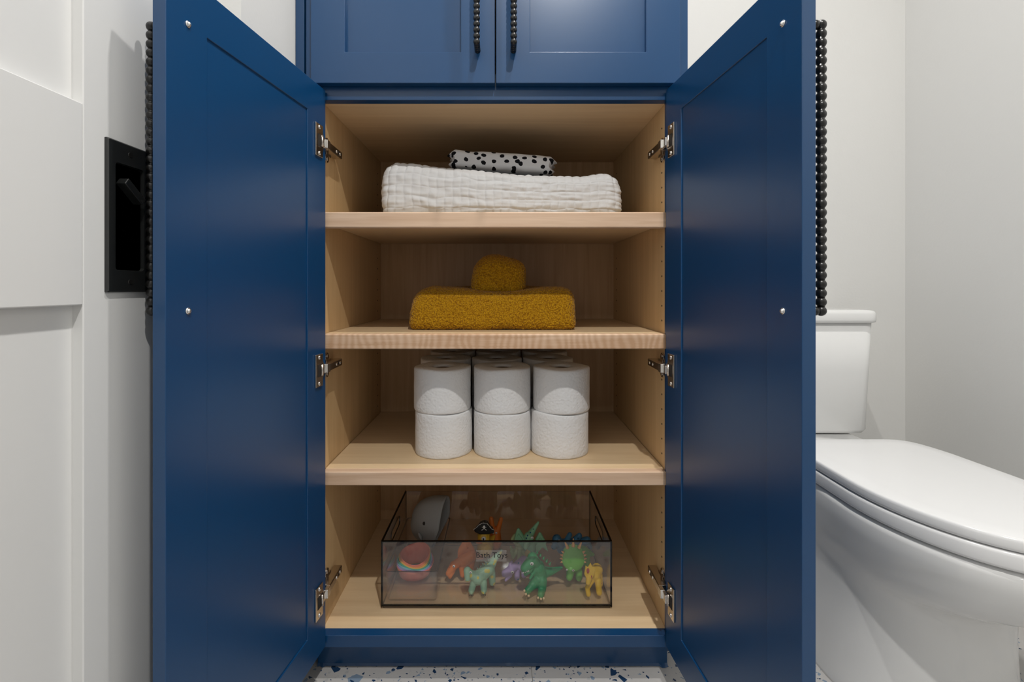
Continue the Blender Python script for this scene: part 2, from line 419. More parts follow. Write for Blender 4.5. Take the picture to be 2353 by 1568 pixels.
for f in (frameL, frameR):
    d = cab_door('cabinet_door', f, .074, 1.151, W, (.7407, 1.0915))
    for z in (.7407, 1.0915):
        bm = bmesh.new()
        a = Vector(f(W-.033, 0, z)); nv = (a-Vector(f(W-.033, .01, z))).normalized()
        cyl(bm, a, a+nv*.0010, .0042, .0040, 18); sphere(bm, a+nv*.0008, .0031, 14, 8)
        fin('handle_screw', bm, M['steel'], d, True, world=True)
for f in (upL, upR):
    cab_door('cabinet_door', f, 1.160, 2.18, .3518, (1.222, 1.573))

# concealed hinges
def hinge(side, H):
    f = frameL if side < 0 else frameR
    wall = IL if side < 0 else IR
    s = 1 if side < 0 else -1
    h = bpy.data.objects.new('hinge', None); h.location = (wall-cab.location.x, .94-cab.location.y, H); h.parent = cab; link(h); h.empty_display_size = .02
    # plate on the door
    bm = bmesh.new()
    outline = [(.0125, -.012), (.0045, -.006), (.0045, .006), (.0125, .012), (.015, .0175), (.015, .0305), (.041, .0305), (.041, -.0305), (.015, -.0305), (.015, -.0175)]
    A = [bm.verts.new(f(t, -.0003, H+z)) for t, z in outline]; B = [bm.verts.new(f(t, -.0030, H+z)) for t, z in outline]
    bm.faces.new(A); bm.faces.new(B[::-1])
    for k in range(len(A)): bm.faces.new((A[k], A[(k+1) % 10], B[(k+1) % 10], B[k]))
    fin('cup_plate', bm, M['nickel'], h, bev=.0007, world=True)
    bm = bmesh.new(); box(bm, .016, .035, -.0034, -.0030, H-.0115, H+.0115, f); fin('cup_recess_shade', bm, M['dark'], h, world=True)  # dark plate on the surface paints the shade of the cup's hollow
    for z in (-.0245, .0245):
        bm = bmesh.new(); a = Vector(f(.028, -.003, H+z)); b = Vector(f(.028, -.0045, H+z)); cyl(bm, a, b, .0042, .0034, 14)
        fin('hinge_screw', bm, M['steel'], h, True, world=True)
    # knuckle linking door and arm: two bent plates facing the room
    for x0_, x1_, y0_, y1_, hz_ in ((.0110, .0172, .893, .911, .0078), (.0125, .0205, .9085, .9240, .0083)):
        xx = sorted((wall+s*x0_, wall+s*x1_)); bm = bmesh.new(); box(bm, xx[0], xx[1], y0_, y1_, H-hz_, H+hz_)
        fin('knuckle', bm, M['steel'], h, bev=.0008, world=True)
    bm = bmesh.new(); cyl(bm, f(.022, -.0050, H-.0105), f(.022, -.0050, H+.0105), .0028, seg=12); fin('pivot', bm, M['nickel'], h, True, world=True)
    # arm on the cabinet side
    xx = sorted((wall+s*.002, wall+s*.0195))
    bm = bmesh.new(); box(bm, xx[0], xx[1], .9245, .994, H-.0075, H+.0075)
    fin('hinge_arm', bm, M['nickel'], h, bev=.002, world=True)
    for y in (.962, .982):
        bm = bmesh.new(); cyl(bm, (wall+s*.0195, y, H), (wall+s*.0205, y, H), .0036, .0032, 14)
        fin('adjuster_screw', bm, M['steel'], h, True, world=True)
    bm = bmesh.new(); cyl(bm, (wall+s*.0192, .972, H), (wall+s*.0198, .972, H), .003, seg=10); fin('slot_shade', bm, M['dark'], h, world=True)  # dark disc on the arm paints the shade inside its slot
    xx = sorted((wall+s*.0003, wall+s*.004))
    bm = bmesh.new()
    box(bm, xx[0], xx[1], .946, .972, H-.0105, H+.0105)
    for z in (-1, 1):
        cyl(bm, (wall+s*.0003, .952, H+z*.016), (wall+s*.0038, .952, H+z*.016), .009, seg=22)
        cyl(bm, (wall+s*.0038, .952, H+z*.018), (wall+s*.0052, .952, H+z*.018), .004, .003, seg=14)
    fin('mounting_plate', bm, M['nickel'], h, bev=.0006, world=True)
for side in (-1, 1):
    for H in (1.046, .613, .178): hinge(side, H)

# ================================================================== toilet
TX = .802
t = thing('toilet', (TX, 1.1, 0), 'white two-piece toilet with closed lid to the right of the blue cabinet', 'toilet')
def plan(yw, yf, yb, hw, z, pf=2.1, pb=3.5, n=72, pxf=2.1, cx=TX):
    pts = []
    for k in range(n):
        a = 2*PI*k/n; c, s = math.cos(a), math.sin(a)
        p = pb if s > 0 else pf
        L = (yb-yw) if s > 0 else (yw-yf)
        x = hw*math.copysign(abs(c)**(2/p), c); y = yw+L*math.copysign(abs(s)**(2/p), s)
        pts.append((cx+x, y, z))
    return pts
def inset(pts, d, z):
    cx = sum(p[0] for p in pts)/len(pts); cy = sum(p[1] for p in pts)/len(pts); o = []
    for p in pts:
        v = Vector((p[0]-cx, p[1]-cy)); l = v.length; v *= (l-d)/l; o.append((cx+v.x, cy+v.y, z))
    return o
yw, yf, yb, hwd = .872, .640, 1.107, .1635
base = [(TX+(p[0]-TX)*(1-.12*max(0, (p[1]-.95)/.157)**1.5), p[1], p[2]) for p in plan(yw, yf, yb, hwd, 0, 2.05, 9.0)]
def slab(name, z0, z1, m, off=0, crown=0, r=.006):
    b = inset(base, -off, 0)
    rg = [inset(b, r+.01, z0), inset(b, r*.5, z0+.0005), inset(b, r*.12, z0+r*.4), inset(b, 0, z0+r), inset(b, 0, z1-r), inset(b, r*.15, z1-r*.45), inset(b, r*.5, z1-r*.12), inset(b, r*1.1, z1)]
    for q in (.04, .08, .12): rg.append(inset(b, q, z1+crown*q/.12))
    bm = bmesh.new(); loft(bm, rg)
    return fin(name, bm, m, t, True, world=True)
slab('lid', .3945, .4145, M['seat'], 0, .0015, .0055)
slab('seat', .3665, .3932, M['seat'], .001, 0, .0055)
# bowl
bm = bmesh.new()
prof = [  # z, yf, yb, hw, yw
    (.0, .787, 1.20, .163, .95), (.006, .785, 1.20, .163, .95), (.03, .788, 1.20, .159, .95), (.09, .792, 1.20, .155, .95), (.15, .794, 1.20, .149, .94), (.20, .790, 1.19, .145, .93),
    (.225, .775, 1.19, .1455, .92), (.242, .745, 1.18, .148, .90), (.256, .712, 1.17, .152, .89), (.272, .686, 1.16, .156, .885), (.295, .667, 1.15, .159, .88), (.325, .652, 1.14, .1625, .878),
    (.352, .645, 1.13, .1645, .876), (.360, .648, 1.13, .162, .876), (.364, .655, 1.12, .155, .876)]
loft(bm, [plan(a[4], a[1], a[2], a[3], a[0], 2.15, 2.5) for a in prof])
bw = fin('bowl', bm, M['china'], t, True, world=True)
bm = bmesh.new()   # deck carrying the tank
def rrect(x0, x1, y0, y1, z, r=.03, n=8):
    pts = []
    for cx, cy, a0 in ((x1-r, y1-r, 0), (x0+r, y1-r, PI/2), (x0+r, y0+r, PI), (x1-r, y0+r, 1.5*PI)):
        for k in range(n+1):
            a = a0+PI/2*k/n; pts.append((cx+r*math.cos(a), cy+r*math.sin(a), z))
    return pts
loft(bm, [rrect(TX-.11, TX+.11, 1.08, 1.38, .0), rrect(TX-.11, TX+.11, 1.08, 1.38, .25), rrect(TX-.125, TX+.125, 1.07, 1.39, .33), rrect(TX-.128, TX+.128, 1.06, 1.39, .372), rrect(TX-.122, TX+.122, 1.07, 1.385, .379)])
fin('tank_deck', bm, M['china'], t, True, world=True)
bm = bmesh.new()
loft(bm, [rrect(TX-.158, TX+.158, 1.262, 1.40, .3795), rrect(TX-.166, TX+.166, 1.252, 1.405, .383), rrect(TX-.171, TX+.171, 1.247, 1.408, .392), rrect(TX-.176, TX+.176, 1.243, 1.41, .55), rrect(TX-.181, TX+.181, 1.240, 1.412, .6745)])
fin('tank', bm, M['china'], t, True, world=True)
bm = bmesh.new()
loft(bm, [rrect(TX-.180, TX+.180, 1.238, 1.414, .675), rrect(TX-.186, TX+.186, 1.232, 1.417, .6775), rrect(TX-.187, TX+.187, 1.231, 1.418, .684), rrect(TX-.187, TX+.187, 1.231, 1.418, .700), rrect(TX-.184, TX+.184, 1.234, 1.416, .7065), rrect(TX-.176, TX+.176, 1.242, 1.41, .7095)])
fin('tank_lid', bm, M['china'], t, True, world=True)
for s in (-1, 1):
    bm = bmesh.new(); loft(bm, [rrect(TX+s*.07-.022, TX+s*.07+.022, 1.098, 1.135, z, .008) for z in (.378, .388, .396)])
    fin('seat_hinge', bm, M['seat'], t, True, world=True)

# ================================================================== textiles
def soft_box(dx, dy, dz, nx, ny, nz, rx, shape=None, disp=None):
    """closed rounded block, base at z=0, with a dense grid; rx = corner radius"""
    bm = bmesh.new()
    def grid(o, u, v, nu, nv):
        V = [[bm.verts.new(Vector(o)+Vector(u)*i/nu+Vector(v)*j/nv) for j in range(nv+1)] for i in range(nu+1)]
        for i in range(nu):
            for j in range(nv): bm.faces.new((V[i][j], V[i+1][j], V[i+1][j+1], V[i][j+1]))
    hx, hy = dx/2, dy/2
    grid((-hx, -hy, 0), (dx, 0, 0), (0, 0, dz), nx, nz); grid((-hx, hy, 0), (dx, 0, 0), (0, 0, dz), nx, nz)
    grid((-hx, -hy, 0), (0, dy, 0), (0, 0, dz), ny, nz); grid((hx, -hy, 0), (0, dy, 0), (0, 0, dz), ny, nz)
    grid((-hx, -hy, 0), (dx, 0, 0), (0, dy, 0), nx, ny); grid((-hx, -hy, dz), (dx, 0, 0), (0, dy, 0), nx, ny)
    bmesh.ops.remove_doubles(bm, verts=bm.verts, dist=1e-5)
    r = rx
    for v in bm.verts:
        c = Vector((max(-hx+r, min(hx-r, v.co.x)), max(-hy+r, min(hy-r, v.co.y)), max(r, min(dz-r, v.co.z))))
        d = v.co-c
        if d.length > 1e-9: v.co = c+d.normalized()*r
    bmesh.ops.recalc_face_normals(bm, faces=bm.faces)
    bm.normal_update()
    if disp:
        nd = [(v, disp(v.co, v.normal)) for v in bm.verts]
        for v, d in nd: v.co = v.co+v.normal*d
    if shape:
        for v in bm.verts: v.co = Vector(shape(v.co))
    for v in bm.verts: v.co.z = max(v.co.z, 0.0)
    return bm
def N3(x, y, z): return noise.noise((x, y, z))
# quilted blanket
def qd(c, n):
    wob = .004*N3(c.x*14, c.z*40, 3)
    u = (c.x+wob)/.0172; 
    vv = (c.z if abs(n.y) > .5 or abs(n.x) > .5 else c.y)
    v = (vv+.003*N3(c.x*30, vv*30, 9))/.0235+.2*N3(c.x*18, 0, 5)
    a = abs(math.sin(PI*u)); b = abs(math.sin(PI*v))
    puff = .0040*min(a**.4, 1)*min(b**.4, 1) * (.75+.5*N3(c.x*60, c.z*60, c.y*60))
    wr = .0018*N3(c.x*22, c.z*130, c.y*20)+.0011*N3(c.x*60, c.z*60, 1)
    return puff+wr-.0015
def qs(c):
    x, y, z = c; u = x/.527+.5
    k = 1.0-.235*max(0, min(1, (u-.14)/.46))**.85*(1 if u > .14 else 0)
    k += .05*math.exp(-((u-.92)/.06)**2)
    zz = z*k
    bulge = 1+.012*math.sin(PI*min(1, z/.10))
    x += (1 if x > 0 else -1)*.010*max(0, 1-max(z, 0)/.036)**2*min(1, abs(x)*5)
    return (x*bulge, y+.006*math.sin(u*9)*(y < 0), zz)
bm = soft_box(.520, .335, .124, 330, 40, 90, .036, qs, qd)
o = fin('quilted_blanket', bm, M['quilt'], None, True); o.location = (-.0035, 1.171, .918)
tag(o, 'folded white quilted blanket filling the top shelf of the blue cabinet', 'blanket')
# spotted muslin folded on it
def ms(c):
    x, y, z = c; u = x/.232
    e = max(0, abs(u)-.44)/.06
    zz = z+.0025*math.sin(z*350)*e
    sc = 1+.004*math.sin(z*260+y*90)*1
    xx = x+(.006*math.sin(z*230+1)+.003*math.sin(y*160))*e*(1 if x > 0 else -1)
    return (xx, y, zz+.0012*N3(x*30, y*30, 0)+.0015*math.sin(x*17))
bm = soft_box(.232, .11, .0385, 110, 30, 26, .0125, ms, lambda c, n: .0012*N3(c.x*45, c.y*45, c.z*70))
o = fin('muslin_cloth', bm, M['spots'], None, True); o.location = (-.004, 1.10, 1.0315); o.rotation_euler = (0, math.radians(4.6), 0)
tag(o, 'white muslin cloth with black spots folded on top of the white quilted blanket', 'cloth')
# mustard towels
def td(c, n): return .0016*N3(c.x*260, c.y*260, c.z*260)+.0012*N3(c.x*520, c.y*520, c.z*520)+.0025*N3(c.x*18, c.y*18, c.z*18)
def ts(c):
    x, y, z = c; z = max(z, 0); h = z/.098; u = x/.365
    xx = x
    if x < 0: xx = x+.030*h**4.5*(min(1, -u/.5))
    else: xx = x-.004*h**3*(min(1, u/.5))
    yy = y+ (.030*h**2 if y < 0 else 0)*min(1, -y/.12)
    xx += (1 if x > 0 else -1)*.009*max(0, 1-h/.25)**2*min(1, abs(u)*2.4)
    if y < 0: yy -= .010*max(0, 1-h/.33)**2*min(1, -y/.12)
    dip = .026*math.exp(-((x-.018)/.07)**2)*math.exp(-((y+.07)/.08)**2)*h**2
    return (xx, yy, z-dip+.003*math.sin(x*22+1)*h)
bm = soft_box(.366, .28, .096, 260, 120, 80, .024, ts, td)
o = fin('bath_towel', bm, M['terry'], None, True); o.location = (-.0225, 1.158, .6773)
tag(o, 'folded mustard yellow bath towel lying on the second shelf', 'towel')
def ws(c):
    x, y, z = c; z = max(z, 0); h = z/.082
    return (x*(1-.12*max(0, h-.3)**1.4)+.004*h, y+(.020*h if y < 0 else 0), z+.006*math.sin(x*38+2.2)*h)
bm = soft_box(.126, .105, .091, 110, 90, 80, .027, ws, td)
o = fin('washcloth', bm, M['terry'], None, True); o.location = (-.011, 1.108, .7475)
tag(o, 'small rolled mustard washcloth sitting on top of the folded mustard towel', 'towel')

# ================================================================== toilet paper
def roll_bm(seed, r=.0632, h=.0938):
    rnd = random.Random(seed); bm = bmesh.new(); ph = rnd.random()*6; tail = rnd.random()*2*PI
    def f(p, a):
        x, y, z = p; rr = math.hypot(x, y)
        if rr > .03:
            k = 1+.008*math.sin(2*a+ph)+.004*math.sin(5*a+ph*2)+.0035*math.sin(z*60+a*3+ph)*.6
            return (x*k, y*k, z+.0012*math.sin(3*a+ph)*(rr/r)*(z > .04))
        return p
    pr = [(.0205, .002), (.03, .0005), (r*.9, 0), (r*.985, .0006), (r, .0035)]
    pr += [(r*(1+.002*math.sin(k*1.7+ph)), .0035+(h-.007)*k/9) for k in range(1, 9)]
    pr += [(r, h-.0035), (r*.985, h-.0006), (r*.9, h), (.06*.7, h+.0002), (.03, h-.0004), (.021, h-.0008), (.0205, h-.004)]
    lathe(bm, pr, 72, f, closed=True)
    return bm
proto = []
for s in range(3):
    t = thing('toilet_roll', (0, 0, 0), 'x', 'toilet paper')
    fin('paper', roll_bm(s+1), M['paper'], t, True)
    bm = bmesh.new(); lathe(bm, [(.0203, .0025), (.0203, .0885), (.0193, .0885), (.0193, .0025)], 28, closed=True)
    lathe(bm, [(.0001, .03), (.0193, .03)], 28)
    fin('core', bm, M['card'], t, True)
    proto.append(t)
rows = [(1.0575, [-.1322, -.0010, .1265], .993), (1.1845, [-.1440, -.0150, .1120], 1), (1.3105, [-.1400, -.0130, .1135], 1)]
rown = ['front', 'middle', 'back']; coln = ['left', 'centre', 'right']
cnt = 0
for ri, (y, xs, k) in enumerate(rows):
    for ci, x in enumerate(xs):
        for lv in (0, 1):
            src = proto[(ri+ci*2+lv) % 3]
            o = src if cnt in (0, 1, 2) and False else copy_tree(src)
            o.location = (x+(random.uniform(-.0012, .0012))+(lv*(-.002, .0005, .003)[ci] if ri == 0 else 0), y+random.uniform(-.0008, .0008), .4058+lv*.0943)
            sc = .985 if ri else 1.0
            o.scale = (sc, sc, 1); o.rotation_euler = (0, 0, random.random()*6)
            if ri == 0:
                o['label'] = f'white toilet paper roll, {"upper" if lv else "lower"} {coln[ci]} one of the front row'
            elif lv:
                o['label'] = f'white toilet paper roll, top {coln[ci]} of the {rown[ri]} row, behind others'
            else:
                o['label'] = f'white toilet paper roll hidden at the bottom {coln[ci]} of the {rown[ri]} row'
            o['group'] = 'toilet paper rolls stacked on the third shelf'
            cnt += 1
for p in proto:
    for ch in list(p.children): bpy.data.objects.remove(ch)
    bpy.data.objects.remove(p)

# ================================================================== clear bin
BX0, BX1, BY0, BY1, BZ0, BZ1 = -.2565, .2290, .996, 1.245, ZF, .232
bn = thing('storage_bin', (-.0137, 1.12, ZF), 'large clear acrylic bin of bath toys on the cabinet bottom', 'bin')
def panel(name, boxes, m, me, parent, axis):
    bm = bmesh.new()
    for b in boxes: box(bm, *b)
    bmesh.ops.recalc_face_normals(bm, faces=bm.faces); bm.normal_update()
    for fc in bm.faces: fc.material_index = 0 if abs(fc.normal[axis]) > .7 else 1
    return fin(name, bm, [m, me], parent, world=True)
th = .0028
zb = BZ0+.006
panel('front_panel', [(BX0, BX1, BY0, BY0+th, zb, BZ1)], M['acrylic'], M['acrylic_edge'], bn, 1)
panel('back_panel', [(BX0, BX1, BY1-th, BY1, zb, BZ1)], M['acrylic'], M['tray_edge'], bn, 1)
panel('bottom_panel', [(BX0+th, BX1-th, BY0+th, BY1-th, zb, zb+th)], M['acrylic'], M['acrylic_edge'], bn, 2)
for y_ in (BY0+.002, BY1-.005): panel('foot_rim', [(BX0+.003, BX1-.003, y_, y_+th, BZ0, zb)], M['acrylic'], M['acrylic_edge'], bn, 1)
def side_panel(x):
    cu = bpy.data.curves.new('side', 'CURVE'); cu.dimensions = '2D'; cu.fill_mode = 'BOTH'; cu.extrude = th/2
    def sp(pts):
        s = cu.splines.new('POLY'); s.points.add(len(pts)-1); s.use_cyclic_u = True
        for p, q in zip(s.points, pts): p.co = (*q, 0, 1)
    a, b, z0, z1 = BY0+th, BY1-th, zb, BZ1
    sp([(a, z0), (b, z0), (b, z1), (a, z1)])
    hc, hz, hw_, hr = (a+b)/2, BZ1-.034, .034, .011
    pts = []
    for k in range(25):
        an = PI/2+PI*k/24; pts.append((hc-hw_+hr*math.cos(an), hz+hr*math.sin(an)))
    for k in range(25):
        an = -PI/2+PI*k/24; pts.append((hc+hw_+hr*math.cos(an), hz+hr*math.sin(an)))
    sp(pts)
    ob = link(bpy.data.objects.new('tmp', cu))
    dg = bpy.context.evaluated_depsgraph_get(); me = bpy.data.meshes.new_from_object(ob.evaluated_get(dg))
    bpy.data.objects.remove(ob)
    bm = bmesh.new(); bm.from_mesh(me)
    for v in bm.verts: v.co = Vector((x+v.co.z, v.co.x, v.co.y))
    bmesh.ops.remove_doubles(bm, verts=bm.verts, dist=1e-6)
    bmesh.ops.recalc_face_normals(bm, faces=bm.faces); bm.normal_update()
    for fc in bm.faces: fc.material_index = 0 if abs(fc.normal.x) > .7 else 1; fc.smooth = False
    return fin('side_panel', bm, [M['acrylic'], M['acrylic_edge']], bn, world=True)
side_panel(BX0+th/2); side_panel(BX1-th/2)
# front rim lip, dark when seen edge on
bm = bmesh.new(); box(bm, BX0-.0008, BX1+.0008, BY0-.0010, BY0+.0040, BZ1-.0002, BZ1+.0016); fin('rim', bm, M['acrylic_edge'], bn, world=True)
for x in (BX0, BX1):
    bm = bmesh.new(); box(bm, x-.0008, x+.0008, BY0-.001, BY0+.0012, BZ0+.004, BZ1)
    fin('corner_edge', bm, M['acrylic_edge'], bn, world=True)
    bm = bmesh.new(); box(bm, x-.0012, x+.0012, BY0+.003, BY1, BZ1-.0002, BZ1+.0016)
    fin('rim', bm, M['acrylic_edge'], bn, world=True)
bm = bmesh.new(); box(bm, BX0+.001, BX1-.001, BY0-.0008, BY0+.001, zb-.0008, zb+.0012); fin('corner_edge', bm, M['acrylic_edge'], bn, world=True)
# label sticker with lettering
m_st, N_, L_, P_ = newmat('clear_sticker'); P_.inputs['Base Color'].default_value = (.8, .78, .76, 1); P_.inputs['Alpha'].default_value = .10; P_.inputs['Specular IOR Level'].default_value = .1; P_.inputs['Roughness'].default_value = .5
k = .9955/1085
bm = bmesh.new(); box(bm, (1094-1156)*k, (1164-1156)*k, BY0-.0003, BY0-.0001, .77-(1291-660)*k, .77-(1265-660)*k); st = fin('label_sticker', bm, m_st, bn, world=True)
cu = bpy.data.curves.new('lettering', 'FONT'); cu.body = 'Bath Toys'; cu.size = .0162; cu.align_x = 'CENTER'; cu.extrude = .0001; cu.space_character = 1.02
tmp = link(bpy.data.objects.new('tmp', cu)); me = bpy.data.meshes.new_from_object(tmp.evaluated_get(bpy.context.evaluated_depsgraph_get())); bpy.data.objects.remove(tmp)
me.transform(Matrix.Translation(((1130-1156)*k, BY0-.0006, .77-(1282-660)*k)) @ Matrix.Rotation(PI/2, 4, 'X'))
me.materials.clear(); me.materials.append(plain('label_ink', (.02, .018, .018), .6))
o = link(bpy.data.objects.new('lettering', me)); o.parent = st; o.matrix_parent_inverse = base_matrix(bn).inverted() if False else Matrix()
# st sits at the world origin under bn, so the lettering shares its frame

# small clear tray inside the bin
FZ = zb+th+.0003
TX0, TX1, TY0, TY1, TZ = -.2505, -.1385, 1.003, 1.239, .164
tr = thing('divider_tray', (-.1945, 1.12, FZ), 'small clear tray inside the left end of the toy bin', 'tray')
bm = bmesh.new()
def wallring(o, z, r): return rrect(TX0+o, TX1-o, TY0+o, TY1-o, z, r, 5)
rg = [wallring(.004, FZ+.0045, .006), wallring(.002, FZ+.006, .006), wallring(0, TZ, .006), wallring(.0022, TZ, .005), wallring(.0042, FZ+.0075, .005)]
loft(bm, rg, True, True)
bm.normal_update()
fin('tray_body', bm, [M['tray']], tr, world=True)
bm = bmesh.new(); loft(bm, [wallring(-.0004, TZ, .006), wallring(-.0004, TZ+.001, .006), wallring(.0024, TZ+.001, .005), wallring(.0024, TZ, .005)], False, False)
fin('tray_rim', bm, M['tray_edge'], tr, world=True)
bm = bmesh.new(); loft(bm, [wallring(.005, FZ, .006), wallring(.004, FZ+.0045, .006)], False, False)
fin('tray_foot', bm, M['tray_edge'], tr, world=True)
TF = FZ+.0078

# nested silicone rings / cups
def rubber(name, c, r=.55): return plain(name, c, r, spec=.3, bump=(300, .03))
cups = [((.74, .22, .17), .0425, .030, 'outermost coral'), ((.45, .28, .58), .0410, .0328, 'lilac'), ((.25, .50, .62), .0395, .0356, 'sky blue'), ((.05, .42, .30), .0380, .0384, 'teal green'),
        ((.80, .46, .07), .0365, .0412, 'yellow'), ((.78, .26, .07), .0350, .044, 'orange'), ((.72, .17, .10), .0332, .047, 'innermost red')]
for i, (c, r, h, nm) in enumerate(cups):
    bm = bmesh.new()
    def f(p, a, r=r, h=h, i=i):
        x, y, z = p; q = z/h
        rot = a+.35*i
        dip = -.0055*math.cos(2*a+.5+.25*i)*q*q*.7 + .009*math.sin(a)*q*q
        sq = 1+.03*math.cos(3*a+i)*q
        return (x*sq, y*sq*.93, z+dip)
    z0 = .0005+.0013*i
    lathe(bm, [(r*.80, z0), (r*.86, h*.3), (r*.95, h*.7), (r, h), (r-.0016, h), (r*.95-.0016, h*.7), (r*.86-.0016, h*.3), (r*.80-.0016, z0+.0012)], 56, f, closed=True)
    o = fin('stacking_ring', bm, rubber('silicone_'+nm.replace(' ', '_'), c), None, True)
    o.location = (-.2045, 1.093, TF); o.rotation_euler = (math.radians(0), 0, 0)
    tag(o, f'{nm} silicone ring of the nested rainbow set in the clear tray', 'toy', 'nested rainbow silicone rings')

# grey whale spout cover
wh = thing('whale_spout_cover', (-.175, 1.188, TF), 'grey rubber whale bath spout cover leaning at the back of the clear tray', 'toy')
mg = rubber('grey_rubber', (.34, .345, .34), .6)
bm = bmesh.new(); rings = []
RotW = Matrix.Rotation(math.radians(-13), 3, 'Z') @ Matrix.Rotation(math.radians(6), 3, 'Y')
WO = Vector((-.1480, 1.188, TF+.0685))
def wp(phi, th_, s=1.0):
    a, b, c_ = .086*s, .040*s, .0672*s
    q = math.sin(phi)
    x = -a*math.cos(phi)
    z = c_*q**.95*math.sin(th_); y = b*q**.95*math.cos(th_)
    low = max(0, -math.sin(th_))
    x += -.022*low*q          # rim sweeps back towards the tail
    y *= 1-.35*low
    return WO+RotW @ Vector((x, y, z))
nph = 18
for k in range(1, nph+1): rings.append([wp(PI/2*k/nph*1.0, 2*PI*j/48) for j in range(48)])
for k in range(nph, 0, -1): rings.append([wp(PI/2*k/nph, 2*PI*j/48, .94)+RotW @ Vector((0.0, 0, 0)) for j in range(48)])
loft(bm, rings, True, True)
fin('whale_body', bm, mg, wh, True, world=True)
def surf(phi, th_): return wp(phi, th_)
bm = bmesh.new(); e = surf(.98, PI+.10+0.12*0); 
# face the camera: theta near pi is the -y side
e = surf(1.08, PI-.12); sphere(bm, e, (.0038, .002, .0045)); fin('eye', bm, M['dark'], wh, True, world=True)
bm = bmesh.new(); e = surf(1.08, PI+.52)
sphere(bm, e+Vector((0, -.004, 0)), (.0035, .0075, .0105), rot=Matrix.Rotation(math.radians(-25), 3, 'Y')); fin('fin', bm, mg, wh, True, world=True)

# ================================================================== bath toys
def mesh_from_blobs(name, caps, m, voxel=.0011, parent=None, spots=None):
    """caps: list of (p0, r0, p1, r1) in mm -> one continuous remeshed body"""
    bm = bmesh.new()
    for p0, r0, p1, r1 in caps:
        p0 = Vector(p0)/1000; p1 = Vector(p1)/1000; r0 /= 1000; r1 /= 1000
        n = max(2, int((p1-p0).length/(min(r0, r1)*.35))+1)
        for k in range(n):
            q = k/(n-1); sphere(bm, p0.lerp(p1, q), r0+(r1-r0)*q, 12, 8)
    me = bpy.data.meshes.new('tmp'); bm.to_mesh(me); bm.free()
    ob = link(bpy.data.objects.new('tmp', me))
    r = ob.modifiers.new('r', 'REMESH'); r.mode = 'VOXEL'; r.voxel_size = voxel
    s = ob.modifiers.new('s', 'SMOOTH'); s.iterations = 4; s.factor = .5
    out = bpy.data.meshes.new_from_object(ob.evaluated_get(bpy.context.evaluated_depsgraph_get()))
    bpy.data.objects.remove(ob)
    for p in out.polygons: p.use_smooth = True
    out.materials.clear(); out.materials.append(m)
    o = link(bpy.data.objects.new(name, out)); o.parent = parent
    return o
def vinyl(name, c, spot=None, sc=120, thr=.25):
    m, N, L, P = newmat(name); P.inputs['Roughness'].default_value = .42; P.inputs['Base Color'].default_value = (*c, 1)
    tc = N.new('ShaderNodeTexCoord')
    v = N.new('ShaderNodeTexVoronoi'); v.inputs['Scale'].default_value = sc; L.new(tc.outputs['Object'], v.inputs['Vector'])
    if spot:
        lt = N.new('ShaderNodeMath'); lt.operation = 'LESS_THAN'; lt.inputs[1].default_value = thr; L.new(v.outputs['Distance'], lt.inputs[0])
        mx = N.new('ShaderNodeMix'); mx.data_type = 'RGBA'; mx.inputs[6].default_value = (*c, 1); mx.inputs[7].default_value = (*spot, 1); L.new(lt.outputs[0], mx.inputs[0]); L.new(mx.outputs[2], P.inputs['Base Color'])
    n = N.new('ShaderNodeTexNoise'); n.inputs['Scale'].default_value = 400; L.new(tc.outputs['Object'], n.inputs['Vector'])
    b = N.new('ShaderNodeBump'); b.inputs['Strength'].default_value = .2; b.inputs['Distance'].default_value = .001; L.new(n.outputs[0], b.inputs['Height']); L.new(b.outputs[0], P.inputs['Normal'])
    return m
white = plain('toy_white', (.8, .8, .78), .4); cream = plain('toy_cream', (.80, .62, .38), .5); blackp = plain('toy_black', (.01, .01, .012), .4)
def blobs(name, lst, m, parent):
    bm = bmesh.new()
    for c, r in lst: sphere(bm, Vector(c)/1000, tuple(x/1000 for x in r) if hasattr(r, '__len__') else r/1000, 12, 8)
    return fin(name, bm, m, parent, True)
def spikes(name, lst, m, parent):
    bm = bmesh.new()
    for p0, p1, r in lst: cyl(bm, Vector(p0)/1000, Vector(p1)/1000, r/1000, r*.25/1000, 10)
    return fin(name, bm, m, parent, True)
def eye(parent, c, r=2.4):
    e = blobs('eye', [(c, (r*1.15, r*.6, r))], white, parent)
    p = blobs('pupil', [((c[0]-.3, c[1]-r*.45, c[2]), (r*.42, r*.35, r*.5))], blackp, e)
def toy(name, px, Y, label, **k):
    return thing(name, ((px-1156)/1085*Y, Y, FZ), label, 'toy')
# mint long-neck
t = toy('toy_sauropod', 1104, 1.045, 'mint green long-necked toy dinosaur with yellow spots')
b = mesh_from_blobs('body', [((-6, -6, 30), 15, (18, 8, 42), 14), ((20, 9, 44), 12, (30, 12, 60), 8), ((30, 12, 60), 8, (46, 14, 78), 3.6),
    ((-8, -7, 32), 12, (-20, -11, 40), 9), ((-20, -11, 40), 8.5, (-28, -14, 50), 8.5), ((-28, -15, 50), 8, (-27, -22, 38), 6.5),
    ((-14, -10, 24), 8, (-19, -13, 7), 7), ((7, -9, 22), 8, (8, -12, 7), 7), ((24, 12, 34), 9, (26, 14, 8), 7.5), ((4, 12, 24), 8, (4, 14, 8), 7),
    ((-19, -17, 5), 5, (-19, -17, 5.2), 5), ((8, -16, 5), 5, (8, -16, 5.2), 5)], vinyl('mint_vinyl', (.30, .52, .36), (.62, .55, .10), 70, .27), parent=t)
